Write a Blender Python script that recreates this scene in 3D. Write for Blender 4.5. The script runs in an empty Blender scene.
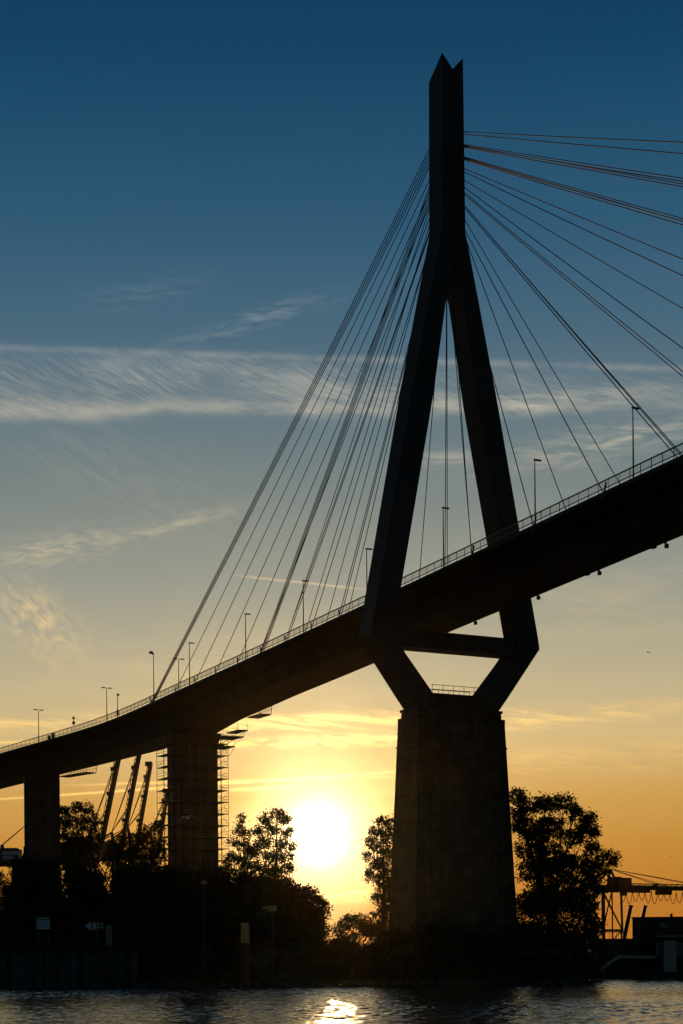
import bpy, math, random
import numpy as np
from mathutils import Vector, Matrix
random.seed(7); RNG = np.random.default_rng(7)
R = math.radians
S = bpy.context.scene
COL = S.collection

# ------------------------------------------------------------------ camera
F = 1715.0; W = 683; H = 1024; HY = 955.0; CX = 341.5; CAMH = 4.0; ROLL = R(0.5)
cd = bpy.data.cameras.new("camera"); cam = bpy.data.objects.new("camera", cd); COL.objects.link(cam)
cd.sensor_fit = 'HORIZONTAL'; cd.sensor_width = 24.0; cd.lens = 24.0 * F / W
cd.shift_x = 0.0; cd.shift_y = (HY - H / 2) / W
cd.clip_start = 0.5; cd.clip_end = 20000
cam.matrix_world = (Matrix.Translation((0, 0, CAMH)) @ Matrix.Rotation(R(90), 4, 'X')
                    @ Matrix.Rotation(-ROLL, 4, 'Z'))
S.camera = cam

# ------------------------------------------------------------------ light
SUN_EL = 4.0; SUN_AZ = -0.75          # degrees; azimuth from +Y towards +X
sun_dir = Vector((math.sin(R(SUN_AZ)) * math.cos(R(SUN_EL)), math.cos(R(SUN_AZ)) * math.cos(R(SUN_EL)), math.sin(R(SUN_EL))))
sl = bpy.data.lights.new("sun", 'SUN'); sl.energy = 4.0; sl.angle = R(0.53); sl.color = (1.0, 0.62, 0.26)
so = bpy.data.objects.new("sun", sl); COL.objects.link(so)
so.rotation_euler = (-sun_dir).to_track_quat('-Z', 'Y').to_euler(); so.location = sun_dir * 3000
S.view_settings.view_transform = 'Standard'; S.view_settings.look = 'None'
S.view_settings.exposure = 0.0; S.view_settings.gamma = 1.0; S.view_settings.use_curve_mapping = False
S.cycles.use_denoising = True
S.cycles.max_bounces = 5; S.cycles.transparent_max_bounces = 6
S.cycles.sample_clamp_indirect = 4.0

def lin(r, g, b):
    f = lambda c: ((c / 255 + 0.055) / 1.055) ** 2.4 if c > 10 else c / 255 / 12.92
    return (f(r), f(g), f(b))

class Net:
    """small helper that chains shader nodes"""
    def __init__(s, tree): s.t = tree; s.n = tree.nodes; s.l = tree.links
    def put(s, sock, v):
        if isinstance(v, bpy.types.NodeSocket): s.l.new(v, sock)
        else: sock.default_value = v
    def m(s, op, a, b=0.0, c=None, clamp=False):
        n = s.n.new('ShaderNodeMath'); n.operation = op; n.use_clamp = clamp
        s.put(n.inputs[0], a); s.put(n.inputs[1], b)
        if c is not None: s.put(n.inputs[2], c)
        return n.outputs[0]
    def vm(s, op, a, b=(0, 0, 0)):
        n = s.n.new('ShaderNodeVectorMath'); n.operation = op
        s.put(n.inputs[0], a); s.put(n.inputs[1], b)
        return n.outputs['Value'] if op in ('DOT_PRODUCT', 'LENGTH') else n.outputs[0]
    def vec(s, x, y, z=0.0):
        n = s.n.new('ShaderNodeCombineXYZ')
        for i, v in enumerate((x, y, z)): s.put(n.inputs[i], v)
        return n.outputs[0]
    def scale(s, col, k):
        n = s.n.new('ShaderNodeVectorMath'); n.operation = 'SCALE'
        s.put(n.inputs[0], col); s.put(n.inputs['Scale'], k); return n.outputs[0]
    def noise(s, v, sc, det=4.0, rough=0.55, dist=0.0):
        n = s.n.new('ShaderNodeTexNoise'); s.put(n.inputs['Vector'], v)
        n.inputs['Scale'].default_value = sc; n.inputs['Detail'].default_value = det
        n.inputs['Roughness'].default_value = rough; n.inputs['Distortion'].default_value = dist
        return n.outputs['Fac']
    def ramp(s, f, stops, mode='LINEAR'):
        n = s.n.new('ShaderNodeValToRGB'); e = n.color_ramp.elements; n.color_ramp.interpolation = mode
        while len(e) < len(stops): e.new(0.5)
        for el, (p, c) in zip(e, stops): el.position = p; el.color = (*c, 1) if len(c) == 3 else c
        s.put(n.inputs[0], f); return n.outputs[0]
    def ss(s, x, a, b):
        n = s.n.new('ShaderNodeMapRange'); n.interpolation_type = 'SMOOTHSTEP'
        s.put(n.inputs[0], x); n.inputs[1].default_value = a; n.inputs[2].default_value = b
        return n.outputs[0]

# ------------------------------------------------------------------ sky
world = bpy.data.worlds.new("World"); S.world = world; world.use_nodes = True
wt = world.node_tree; wt.nodes.clear(); N = Net(wt)
tc = wt.nodes.new('ShaderNodeTexCoord').outputs['Generated']
sp = wt.nodes.new('ShaderNodeSeparateXYZ'); wt.links.new(tc, sp.inputs[0])
dx, dy, dz = sp.outputs
sky = wt.nodes.new('ShaderNodeTexSky'); sky.sky_type = 'NISHITA'; sky.sun_disc = False
sky.sun_elevation = R(SUN_EL); sky.sun_rotation = R(SUN_AZ); sky.air_density = 1.0; sky.dust_density = 2.0; sky.ozone_density = 2.0
nish = N.scale(sky.outputs[0], 0.05)
el = N.m('MAXIMUM', dz, 0.0)
def es(y): return math.sin(math.atan((HY - y) / F))
deep = N.ramp(el, [(0.0, lin(178, 104, 34)), (es(900), lin(180, 113, 38)), (es(850), lin(189, 130, 50)), (es(800), lin(200, 151, 75)),
    (es(740), lin(205, 177, 124)), (es(690), lin(188, 173, 136)), (es(640), lin(168, 162, 139)), (es(580), lin(145, 148, 137)),
    (es(500), lin(119, 130, 128)), (es(430), lin(98, 119, 127)), (es(330), lin(67, 101, 122)), (es(230), lin(43, 87, 115)),
    (es(130), lin(26, 75, 106)), (es(40), lin(13, 63, 96)), (0.62, lin(5, 40, 72)), (1.0, lin(4, 24, 48))])
cosd = N.vm('DOT_PRODUCT', N.vm('NORMALIZE', tc), tuple(sun_dir))
ang = N.m('ARCCOSINE', N.m('MINIMUM', cosd, 0.999999))           # radians from the sun
# eastern half of the evening sky is much dimmer and bluer
eastcol = N.ramp(el, [(0.0, (.024, .038, .044)), (0.2, (.021, .041, .054)), (.6, (.008, .026, .042)), (1.0, (.004, .015, .03))])
emix = wt.nodes.new('ShaderNodeMix'); emix.data_type = 'RGBA'
wt.links.new(N.ss(ang, R(24), R(85)), emix.inputs[0]); wt.links.new(N.vm('ADD', deep, N.vm('MULTIPLY', nish, (0.03, 0.035, 0.045))), emix.inputs[6]); wt.links.new(eastcol, emix.inputs[7])
base = emix.outputs[2]
ang = N.m('MULTIPLY', ang, N.m('ADD', .82, N.m('MULTIPLY', N.noise(N.vm('MULTIPLY', tc, (1, 1, 2.2)), 24, 4), .36)))      # thin cloud before the sun
def expfall(k): return N.m('POWER', 2.718282, N.m('MULTIPLY', ang, -1.0 / R(k)))
def gauss(k): return N.m('POWER', 2.718282, N.m('MULTIPLY', N.m('MULTIPLY', ang, ang), -1.0 / R(k) ** 2))
glow = N.vm('ADD', N.vm('ADD', N.scale((3.6, 2.9, 1.9), gauss(0.66)), N.scale((1.25, 1.08, 0.72), gauss(1.75))), N.scale((0.62, 0.48, 0.20), gauss(3.1)))
glow = N.vm('ADD', glow, N.scale((0.24, 0.14, 0.03), expfall(3.8)))
# ---- high cirrus and old contrails, in the plane of the sky to the west
u = N.m('DIVIDE', dx, N.m('MAXIMUM', dy, 0.05)); v = N.m('DIVIDE', dz, N.m('MAXIMUM', dy, 0.05))
west = N.ss(dy, 0.25, 0.5)
def px(x): return (x - CX) / F
def py(y): return (HY - y) / F
def gaussband(x, c, w):
    d = N.m('DIVIDE', N.m('SUBTRACT', x, c), w); return N.m('POWER', 2.718282, N.m('MULTIPLY', N.m('MULTIPLY', d, d), -1.0))
def rot(a):
    c, s_ = math.cos(R(a)), math.sin(R(a))
    return (N.m('ADD', N.m('MULTIPLY', u, c), N.m('MULTIPLY', v, s_)), N.m('SUBTRACT', N.m('MULTIPLY', v, c), N.m('MULTIPLY', u, s_)))
def streak(a, sx, sy, seed, det=6, rough=.6, dist=0.0):
    a_, b_ = rot(a)
    return N.noise(N.vec(N.m('MULTIPLY', a_, sx), N.m('MULTIPLY', b_, sy), seed), 1.0, det, rough, dist)
warp = N.m('MULTIPLY', N.m('SUBTRACT', N.noise(N.vec(N.m('MULTIPLY', u, 14), N.m('MULTIPLY', v, 20), 3.3), 1.0, 3), 0.5), 0.016)
vw = N.m('ADD', v, warp)
clouds = None
def add(layer):
    global clouds
    clouds = layer if clouds is None else N.m('ADD', clouds, layer)
# the broad combed band
hb = N.m('ADD', py(341), N.m('MULTIPLY', N.m('ADD', u, .2), -0.040))       # its sharp upper edge dips to the right
top = N.ss(N.m('SUBTRACT', hb, v), -0.002, 0.009)
low = N.ss(vw, py(421), py(394))
rightfade = N.m('SUBTRACT', 1.0, N.m('MULTIPLY', N.ss(u, px(380), px(640)), 0.68))
patch = N.ss(N.noise(N.vec(N.m('MULTIPLY', u, 11), N.m('MULTIPLY', v, 30), 21.0), 1.0, 4, .6), .32, .66)
bend = N.m('MULTIPLY', N.m('SUBTRACT', N.noise(N.vec(N.m('MULTIPLY', u, 9), N.m('MULTIPLY', v, 16), 31.0), 1.0, 2), .5), .032)
def fibre(a, sx, sy, seed):
    a_, b_ = rot(a)
    return N.noise(N.vec(N.m('MULTIPLY', a_, sx), N.m('MULTIPLY', N.m('ADD', b_, bend), sy), seed), 1.0, 9, .72, .6)
comb = N.m('MULTIPLY', N.m('MULTIPLY', N.ss(fibre(-24, 48, 520, 1.0), .38, .74), N.m('ADD', .35, N.m('MULTIPLY', patch, .65))), 0.85)
soft = N.m('MULTIPLY', N.m('MULTIPLY', N.ss(streak(-8, 12, 44, 7.0, 7), .36, .70), patch), 0.62)
add(N.m('MULTIPLY', N.m('MULTIPLY', N.m('MULTIPLY', top, low), rightfade), N.m('ADD', N.m('ADD', comb, soft), .06)))
add(N.m('MULTIPLY', N.m('MULTIPLY', gaussband(vw, py(409), .0042), N.ss(streak(0, 18, 60, 2.2), .30, .65)), N.m('MULTIPLY', N.ss(u, px(-80), px(60)), .75)))
add(N.m('MULTIPLY', N.m('MULTIPLY', gaussband(N.m('SUBTRACT', hb, v), 0.002, .0022), N.ss(streak(0, 30, 60, 12.2), .30, .6)), .55))
def wisp(x, y, a, lx, ly, seed, k, sx=40, sy=230):
    a_, b_ = rot(a); c, s_ = math.cos(R(a)), math.sin(R(a))
    ca = px(x) * c + py(y) * s_; cb = py(y) * c - px(x) * s_
    m_ = N.m('MULTIPLY', gaussband(a_, ca, lx / F), gaussband(N.m('ADD', b_, N.m('MULTIPLY', warp, .6)), cb, ly / F))
    add(N.m('MULTIPLY', m_, N.m('MULTIPLY', N.ss(streak(a - 8, sx, sy, seed, 7, .65, .6), .36, .70), k)))
wisp(262, 318, 15, 74, 9, 4.0, .85, 60, 260)
wisp(62, 546, 10, 62, 15, 5.0, 1.0, 70, 260)
wisp(40, 618, -38, 44, 24, 6.0, 1.6, 90, 190)
wisp(180, 522, 15, 60, 7, 8.0, .75, 60, 240)
wisp(610, 445, 12, 110, 16, 9.0, .95)
wisp(440, 462, 6, 46, 8, 10.0, .95)
wisp(550, 402, 4, 130, 10, 11.0, .9)
wisp(120, 470, -25, 150, 40, 13.0, .2)
wisp(150, 290, 10, 60, 14, 14.0, .4)
wisp(310, 722, 1, 130, 8, 15.0, 2.6, 20, 200)
wisp(330, 742, 1, 120, 6, 25.0, 2.2, 60, 300)
wisp(40, 720, 1, 140, 9, 16.0, 1.3, 22, 140)
wisp(560, 716, 3, 160, 10, 17.0, 1.2, 22, 140)
wisp(350, 895, 3, 60, 6, 18.0, 1.0, 30, 120)
wisp(560, 600, 5, 190, 34, 19.0, .38, 18, 90)
wisp(640, 520, 8, 120, 30, 20.0, .30, 18, 80)
wisp(230, 660, 4, 160, 30, 22.0, .30, 16, 80)
wisp(600, 760, 3, 170, 16, 23.0, .55, 16, 100)
def contrail(x0, y0, x1, y1, w, k, seed):
    a = math.degrees(math.atan2(y0 - y1, x1 - x0)); a_, b_ = rot(a)
    c, s_ = math.cos(R(a)), math.sin(R(a)); cb = py(y0) * c - px(x0) * s_
    a0 = px(x0) * c + py(y0) * s_; a1 = px(x1) * c + py(y1) * s_; e = (a1 - a0) * .22
    m_ = N.m('MULTIPLY', N.ss(a_, a0 - e * .2, a0 + e), N.m('SUBTRACT', 1.0, N.ss(a_, a1 - e, a1 + e * .2)))
    wob = N.m('MULTIPLY', N.m('SUBTRACT', N.noise(N.vec(N.m('MULTIPLY', a_, 60), seed, 0), 1.0, 3), .5), w * 1.2 / F)
    body = N.m('ADD', .55, N.m('MULTIPLY', N.noise(N.vec(N.m('MULTIPLY', a_, 120), N.m('MULTIPLY', b_, 400), seed), 1.0, 3), .7))
    add(N.m('MULTIPLY', N.m('MULTIPLY', m_, gaussband(N.m('ADD', b_, wob), cb, w / F)), N.m('MULTIPLY', body, k)))
contrail(235, 574, 372, 590, 1.1, .9, 1.0)
contrail(-60, 740, 110, 739, 1.4, 1.3, 2.0)
contrail(-60, 800, 420, 771, 1.1, 1.2, 3.0)
contrail(60, 783, 400, 777, 1.2, .8, 3.7)
contrail(225, 789, 300, 787, 1.6, 1.1, 6.0)
contrail(300, 902, 372, 890, 1.6, 1.2, 4.0)
contrail(500, 640, 900, 622, 7, .16, 5.0)
cl = N.m('MULTIPLY', N.m('MINIMUM', clouds, 1.3), west)
ccol = N.ramp(v, [(0.0, lin(255, 190, 90)), (py(760), lin(255, 208, 120)), (py(640), lin(212, 186, 140)), (py(540), lin(196, 182, 152)),
                  (py(410), lin(176, 172, 158)), (py(330), lin(128, 142, 148)), (.6, lin(70, 100, 130))])
ccol = N.scale(ccol, N.m('ADD', 1.0, N.m('MULTIPLY', gauss(6.5), .75)))      # thin cloud lights up near the sun
fac = N.m('MULTIPLY', cl, .85, clamp=True)
mix = wt.nodes.new('ShaderNodeMix'); mix.data_type = 'RGBA'
wt.links.new(fac, mix.inputs[0]); wt.links.new(base, mix.inputs[6]); wt.links.new(ccol, mix.inputs[7])
bg = wt.nodes.new('ShaderNodeBackground'); bg.inputs['Strength'].default_value = 1.0
wt.links.new(N.vm('ADD', mix.outputs[2], glow), bg.inputs[0])
out = wt.nodes.new('ShaderNodeOutputWorld'); wt.links.new(bg.outputs[0], out.inputs[0])
world.cycles.sampling_method = 'MANUAL'; world.cycles.sample_map_resolution = 2048

# ------------------------------------------------------------------ helpers
def at(x, y, Y):
    """world point at depth Y on the sight line of photo pixel (x, y)"""
    a, b = x - CX, HY - y; c, s_ = math.cos(ROLL), math.sin(ROLL)
    return Vector(((a * c + b * s_) * Y / F, Y, CAMH + (b * c - a * s_) * Y / F))
def tag(o, label=None, cat=None, group=None, kind=None):
    if label: o['label'] = label
    if cat: o['category'] = cat
    if group: o['group'] = group
    if kind: o['kind'] = kind
    return o
def empty(name, loc=(0, 0, 0), rz=0.0):
    o = bpy.data.objects.new(name, None); COL.objects.link(o); o.location = loc; o.rotation_euler = (0, 0, rz)
    o.empty_display_size = 0.2
    return o
class MB:
    def __init__(s): s.v = []; s.f = []
    def poly(s, pts, faces):
        k = len(s.v); s.v += [tuple(p) for p in pts]; s.f += [tuple(i + k for i in f) for f in faces]; return s
    def hexa(s, p):     # eight corners: bottom four then top four
        return s.poly(p, [(3, 2, 1, 0), (4, 5, 6, 7), (0, 1, 5, 4), (1, 2, 6, 5), (2, 3, 7, 6), (3, 0, 4, 7)])
    def box(s, c, d, rz=0.0, m=None):
        cx, cy, cz = c; hx, hy, hz = d[0] / 2, d[1] / 2, d[2] / 2
        co, si = math.cos(rz), math.sin(rz); pts = []
        for z in (-hz, hz):
            for x, y in ((-hx, -hy), (hx, -hy), (hx, hy), (-hx, hy)):
                pts.append(Vector((cx + x * co - y * si, cy + x * si + y * co, cz + z)))
        return s.hexa(pts)
    def bar(s, a, b, w, h=None, up=(0, 0, 1)):
        a, b = Vector(a), Vector(b); h = h or w; d = (b - a).normalized(); up = Vector(up)
        if abs(d.dot(up)) > .98: up = Vector((1, 0, 0))
        x = d.cross(up).normalized(); y = x.cross(d).normalized(); pts = []
        for q in (a, b):
            for i, j in ((-1, -1), (1, -1), (1, 1), (-1, 1)): pts.append(q + x * (i * w / 2) + y * (j * h / 2))
        return s.hexa(pts)
    def tube(s, pts, r, n=8, cap=True):
        pts = [Vector(p) for p in pts]; rs = r if isinstance(r, (list, tuple)) else [r] * len(pts)
        k = len(s.v); ref = Vector((0.13, 0.27, 0.95))
        for i, p in enumerate(pts):
            d = (pts[min(i + 1, len(pts) - 1)] - pts[max(i - 1, 0)]).normalized()
            rr = ref if abs(d.dot(ref)) < .97 else Vector((1, 0, 0))
            x = d.cross(rr).normalized(); y = d.cross(x).normalized()
            for j in range(n):
                t = 2 * math.pi * j / n; s.v.append(tuple(p + (x * math.cos(t) + y * math.sin(t)) * rs[i]))
        for i in range(len(pts) - 1):
            for j in range(n):
                a = k + i * n + j; b = k + i * n + (j + 1) % n; s.f.append((a, b, b + n, a + n))
        if cap:
            s.f.append(tuple(k + j for j in reversed(range(n)))); e = k + (len(pts) - 1) * n
            s.f.append(tuple(e + j for j in range(n)))
        return s
    def loft(s, rings, closed=True, cap=True):
        k = len(s.v); n = len(rings[0])
        for r in rings: s.v += [tuple(p) for p in r]
        for i in range(len(rings) - 1):
            for j in range(n if closed else n - 1):
                a = k + i * n + j; b = k + i * n + (j + 1) % n; s.f.append((a, b, b + n, a + n))
        if cap and closed:
            s.f.append(tuple(k + j for j in reversed(range(n)))); e = k + (len(rings) - 1) * n
            s.f.append(tuple(e + j for j in range(n)))
        return s
    def build(s, name, mat, parent=None, smooth=False):
        me = bpy.data.meshes.new(name); me.from_pydata(s.v, [], s.f); me.update()
        if smooth: me.polygons.foreach_set('use_smooth', [True] * len(me.polygons))
        me.materials.append(mat); o = bpy.data.objects.new(name, me); COL.objects.link(o)
        if parent:
            o.parent = parent
            o.matrix_parent_inverse = Matrix.Identity(4)
            # vertices are given in world space; bring them into the thing's own space
            inv = (Matrix.Translation(chain_loc(parent)) @ Matrix.Rotation(parent.rotation_euler.z if parent.type == 'EMPTY' else 0, 4, 'Z')).inverted()
            me.transform(inv)
        return o
def chain_loc(o):
    l = Vector(o.location)
    while o.parent: o = o.parent; l = l + Vector(o.location)
    return l
def settle(o):
    """move a parentless mesh's origin to the middle of its base"""
    me = o.data; n = len(me.vertices); a = np.empty(n * 3); me.vertices.foreach_get('co', a); a = a.reshape(-1, 3)
    c = Vector(((a[:, 0].min() + a[:, 0].max()) / 2, (a[:, 1].min() + a[:, 1].max()) / 2, a[:, 2].min()))
    me.transform(Matrix.Translation(-c)); o.location = c; return o

# ------------------------------------------------------------------ materials
def mat(name, c, rough=.7, var=.25, scale=.6, metal=0.0, spec=.3, bump=0.0, bscale=4.0, streaks=0.0):
    m = bpy.data.materials.new(name); m.use_nodes = True; t = m.node_tree; n = Net(t); b = t.nodes['Principled BSDF']
    g = t.nodes.new('ShaderNodeTexCoord').outputs['Object']
    f = n.noise(g, scale, 6, .62)
    lo = tuple(x * (1 - var) for x in c); hi = tuple(min(1, x * (1 + var)) for x in c)
    colr = n.ramp(f, [(.3, lo), (.7, hi)])
    if streaks:
        sx = t.nodes.new('ShaderNodeMapping'); t.links.new(g, sx.inputs[0]); sx.inputs['Scale'].default_value = (2.2, 2.2, .09)
        k = n.ramp(n.noise(sx.outputs[0], 1.0, 5, .6), [(.38, (1 - streaks,) * 3), (.62, (1, 1, 1))])
        colr = n.vm('MULTIPLY', colr, k)
    t.links.new(colr, b.inputs['Base Color']); b.inputs['Roughness'].default_value = rough
    b.inputs['Metallic'].default_value = metal; b.inputs['Specular IOR Level'].default_value = spec
    if bump:
        bn = t.nodes.new('ShaderNodeBump'); bn.inputs['Strength'].default_value = bump; bn.inputs['Distance'].default_value = .05
        t.links.new(n.noise(g, bscale, 5, .6), bn.inputs['Height']); t.links.new(bn.outputs[0], b.inputs['Normal'])
    return m
M = {
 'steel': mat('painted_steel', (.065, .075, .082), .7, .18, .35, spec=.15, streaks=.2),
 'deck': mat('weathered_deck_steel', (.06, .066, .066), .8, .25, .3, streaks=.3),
 'asphalt': mat('asphalt', (.05, .05, .05), .9),
 'cable': mat('cable_steel', (.05, .046, .044), .85, .1, 2.0, spec=.05),
 'rail': mat('galvanised_rail', (.13, .13, .13), .5, .15, 2.0),
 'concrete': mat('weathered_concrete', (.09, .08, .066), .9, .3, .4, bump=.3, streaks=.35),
 'quay': mat('quay_concrete', (.15, .145, .125), .9, .4, .5, bump=.4, streaks=.6),
 'pale': mat('pale_render', (.50, .52, .50), .8, .15, .8, streaks=.25),
 'dark': mat('dark_cladding', (.035, .04, .042), .7, .3, .8, streaks=.3),
 'scaf': mat('scaffold_tube', (.16, .15, .13), .5, .2, 3.0),
 'plank': mat('scaffold_plank', (.16, .12, .08), .9, .3, 2.0),
 'crane': mat('crane_paint', (.03, .025, .024), .6, .2, .1, streaks=.3),
 'crane_red': mat('crane_red_paint', (.07, .025, .02), .6, .2, .1, streaks=.3),
 'crane_blue': mat('crane_blue_paint', (.04, .09, .18), .6, .2, .1),
 'panel': mat('crane_light_panel', (.40, .45, .50), .7, .1, .1),
 'leaf': mat('foliage', (.045, .060, .022), .8, .4, .25, spec=.15),
 'leaf_warm': mat('foliage_olive', (.055, .060, .022), .8, .4, .25, spec=.15),
 'bark': mat('bark', (.06, .048, .035), .95, .3, 2.0, bump=.5),
 'ground': mat('river_bank_soil', (.06, .055, .04), .95, .4, .2, bump=.5),
 'stone': mat('revetment_stone', (.09, .085, .075), .95, .4, .7, bump=.5),
 'wood': mat('pile_timber', (.09, .07, .045), .9, .35, 1.2, bump=.4, streaks=.4),
 'yellow': mat('faded_yellow_paint', (.42, .36, .16), .8, .2, 1.2, streaks=.3),
 'white': mat('white_sign_paint', (.75, .80, .82), .6, .05, 2.0),
 'black': mat('black_sign_paint', (.02, .02, .02), .6, .05, 2.0),
 'red': mat('red_sign_paint', (.45, .04, .03), .6, .08, 2.0),
 'bluepaint': mat('blue_sign_paint', (.06, .14, .28), .6, .05, 2.0),
 'glass': mat('window_glass', (.03, .06, .08), .12, .1, 1.0, spec=.6),
 'feather': mat('white_feathers', (.70, .68, .64), .8, .08, 6.0),
 'feather_dark': mat('dark_feathers', (.08, .08, .08), .8, .1, 6.0),
 'lamp': mat('lamp_housing', (.10, .10, .10), .5, .1, 3.0),
}
# block-built bridge pier: courses of masonry with stains
def masonry():
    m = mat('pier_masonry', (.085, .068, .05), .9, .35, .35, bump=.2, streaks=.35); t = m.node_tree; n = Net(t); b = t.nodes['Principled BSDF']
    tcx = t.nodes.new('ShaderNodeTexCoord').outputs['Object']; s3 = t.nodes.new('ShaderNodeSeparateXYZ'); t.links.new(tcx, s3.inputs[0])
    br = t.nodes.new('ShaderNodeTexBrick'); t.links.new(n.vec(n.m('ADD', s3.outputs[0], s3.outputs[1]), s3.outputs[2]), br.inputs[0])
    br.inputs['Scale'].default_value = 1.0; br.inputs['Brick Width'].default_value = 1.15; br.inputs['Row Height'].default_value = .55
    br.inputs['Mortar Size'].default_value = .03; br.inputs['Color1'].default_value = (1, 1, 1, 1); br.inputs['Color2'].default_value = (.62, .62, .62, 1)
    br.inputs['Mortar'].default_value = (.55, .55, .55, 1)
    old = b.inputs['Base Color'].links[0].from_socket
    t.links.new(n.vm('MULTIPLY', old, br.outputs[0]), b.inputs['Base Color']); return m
M['masonry'] = masonry()

# ------------------------------------------------------------------ water and land
def sst(x, a, b):
    t = np.clip((x - a) / (b - a), 0, 1); return t * t * (3 - 2 * t)
def shore(x):
    w = 223 + 1.6 * np.sin(x * .17) + 1.0 * np.sin(x * .43 + 1) + .5 * np.sin(x * 1.1)
    w = np.where(x < -27, 229.0, w)
    return w + (269 - w) * sst(x, 30.5, 38)
def ground_z(x, y):
    x = np.asarray(x, float); y = np.asarray(y, float); s_ = shore(x)
    z = -2.5 + 2.8 * sst(y - s_, -3, .8) + 4.2 * sst(y - s_, .3, np.where(x < -27, 1.5, 16)) + .35 * np.sin(x * .31) * np.sin(y * .27) * sst(y - s_, 2, 10)
    return z
def grid_mesh(name, xs, ys, zf, m):
    X, Y = np.meshgrid(xs, ys); Z = zf(X, Y); nx, ny = len(xs), len(ys)
    me = bpy.data.meshes.new(name); co = np.stack([X, Y, Z], -1).reshape(-1, 3).astype(np.float32)
    i = np.arange((ny - 1) * (nx - 1)); r = i // (nx - 1); c = i % (nx - 1); a = r * nx + c
    q = np.stack([a, a + 1, a + nx + 1, a + nx], -1).astype(np.int32)
    me.vertices.add(len(co)); me.vertices.foreach_set('co', co.ravel())
    me.loops.add(q.size); me.loops.foreach_set('vertex_index', q.ravel())
    me.polygons.add(len(q)); me.polygons.foreach_set('loop_start', np.arange(0, q.size, 4, dtype=np.int32))
    me.polygons.foreach_set('use_smooth', np.ones(len(q), bool)); me.update(calc_edges=True)
    me.materials.append(m); o = bpy.data.objects.new(name, me); COL.objects.link(o); return o
xs = np.concatenate([-np.geomspace(4000, 122, 30), np.linspace(-120, 120, 161), np.geomspace(122, 4000, 30)])
ys = np.concatenate([np.linspace(150, 212, 12), np.linspace(214, 300, 110), np.geomspace(303, 9000, 40)])
tag(grid_mesh('ground', xs, ys, ground_z, M['ground']), 'dark river bank and port land behind the water', None, None, 'structure')

wm = bpy.data.materials.new('river_water'); wm.use_nodes = True; t = wm.node_tree; n = Net(t); b = t.nodes['Principled BSDF']
b.inputs['Base Color'].default_value = (.075, .058, .034, 1); b.inputs['Roughness'].default_value = .08; b.inputs['IOR'].default_value = 1.33
g = t.nodes.new('ShaderNodeTexCoord').outputs['Object']
mp = t.nodes.new('ShaderNodeMapping'); t.links.new(g, mp.inputs[0]); mp.inputs['Scale'].default_value = (.8, 1.25, 1)
bn = t.nodes.new('ShaderNodeBump'); bn.inputs['Strength'].default_value = 1.0; bn.inputs['Distance'].default_value = .018
hgt = n.m('ADD', n.noise(mp.outputs[0], 4.5, 3, .55), n.m('MULTIPLY', n.noise(mp.outputs[0], .8, 2, .5), 1.6))
t.links.new(hgt, bn.inputs['Height']); t.links.new(bn.outputs[0], b.inputs['Normal'])
wav = [(RNG.uniform(0, 6.28), R(RNG.normal(60, 60)), L, .0165 * L ** .6) for L in RNG.uniform(.42, 2.0, 64)]
wav += [(RNG.uniform(0, 6.28), R(RNG.normal(75, 25)), L, (.0042 * L ** .9)) for L in RNG.uniform(4, 13, 16)]
def wave_z(X, Y):
    Z = np.zeros_like(X)
    gust = .8 + .45 * np.sin(X * .045 + 1.3 * np.sin(Y * .02)) * np.sin(Y * .06 + 2.0 * np.sin(X * .017))
    for ph, th, L, A in wav:
        Z += A * np.sin(2 * math.pi / L * (X * math.cos(th) + Y * math.sin(th)) + ph)
    return Z * gust * sst(Y, 40, 95) * (1 - sst(np.abs(X), 110, 160)) * .225
xs = np.concatenate([-np.geomspace(4000, 92, 40), np.linspace(-46, 46, 680), np.geomspace(46.6, 4000, 46)])
ys = np.concatenate([-np.geomspace(2000, 10, 12), np.linspace(0, 92, 30), np.linspace(93, 275, 1080), np.geomspace(276, 400, 20)])
tag(grid_mesh('water', xs, ys, wave_z, wm), 'rippled river surface with gold glitter below the sun', None, None, 'structure')

# ------------------------------------------------------------------ the bridge
C0 = Vector((16.2, 248.0, 0)); TR = Vector((.8874, .461, 0)); LO = Vector((-.461, .8874, 0))    # across, and along away from the camera
def Q(tt, l, z): return C0 + TR * tt + LO * l + Vector((0, 0, z))
ARC0 = 97.5; RAD = 300.0
def centre(s):
    """s: metres along the deck away from the pylon (negative = towards the camera)"""
    if s <= ARC0: return C0 + LO * s, LO.copy(), TR.copy()
    a = (s - ARC0) / RAD
    p = C0 + LO * ARC0 - TR * (RAD * (1 - math.cos(a))) + LO * (RAD * math.sin(a))
    d = LO * math.cos(a) - TR * math.sin(a); return p, d, TR * math.cos(a) + LO * math.sin(a)
ZP = [(-260, 61.0), (-160, 60.6), (-110, 59.6), (-63, 58.4), (0, 56.0), (50, 54.3), (97.5, 52.9), (125, 51.9), (150, 51.35), (170, 50.6), (195, 48.9), (230, 45.8), (330, 36)]
def zdeck(s):
    xs_ = [p[0] for p in ZP]; zs_ = [p[1] for p in ZP]
    g_ = np.linspace(s - 12, s + 12, 9); return float(np.mean(np.interp(g_, xs_, zs_)))
DP = [(-260, 3.0), (-60, 3.0), (0, 3.25), (60, 3.8), (85, 4.4), (97.5, 5.3), (112, 4.9), (135, 4.5), (170, 4.4), (190, 4.2), (330, 4.2)]
def depth(s): return float(np.interp(s, [p[0] for p in DP], [p[1] for p in DP]))
HW = 9.5; OFF = .75
def D(s, tt, dz=0.0):
    p, d, tr = centre(s); return p + tr * (tt + OFF) + Vector((0, 0, zdeck(s) + dz))
bridge = empty('cable_stayed_bridge', tuple(Q(0, 0, 0)))
tag(bridge, 'dark cable-stayed road bridge with forked pylon crossing above the river', 'bridge')
SS = list(np.arange(-230, 331, 3.0))
mb = MB(); rings = []
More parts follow.
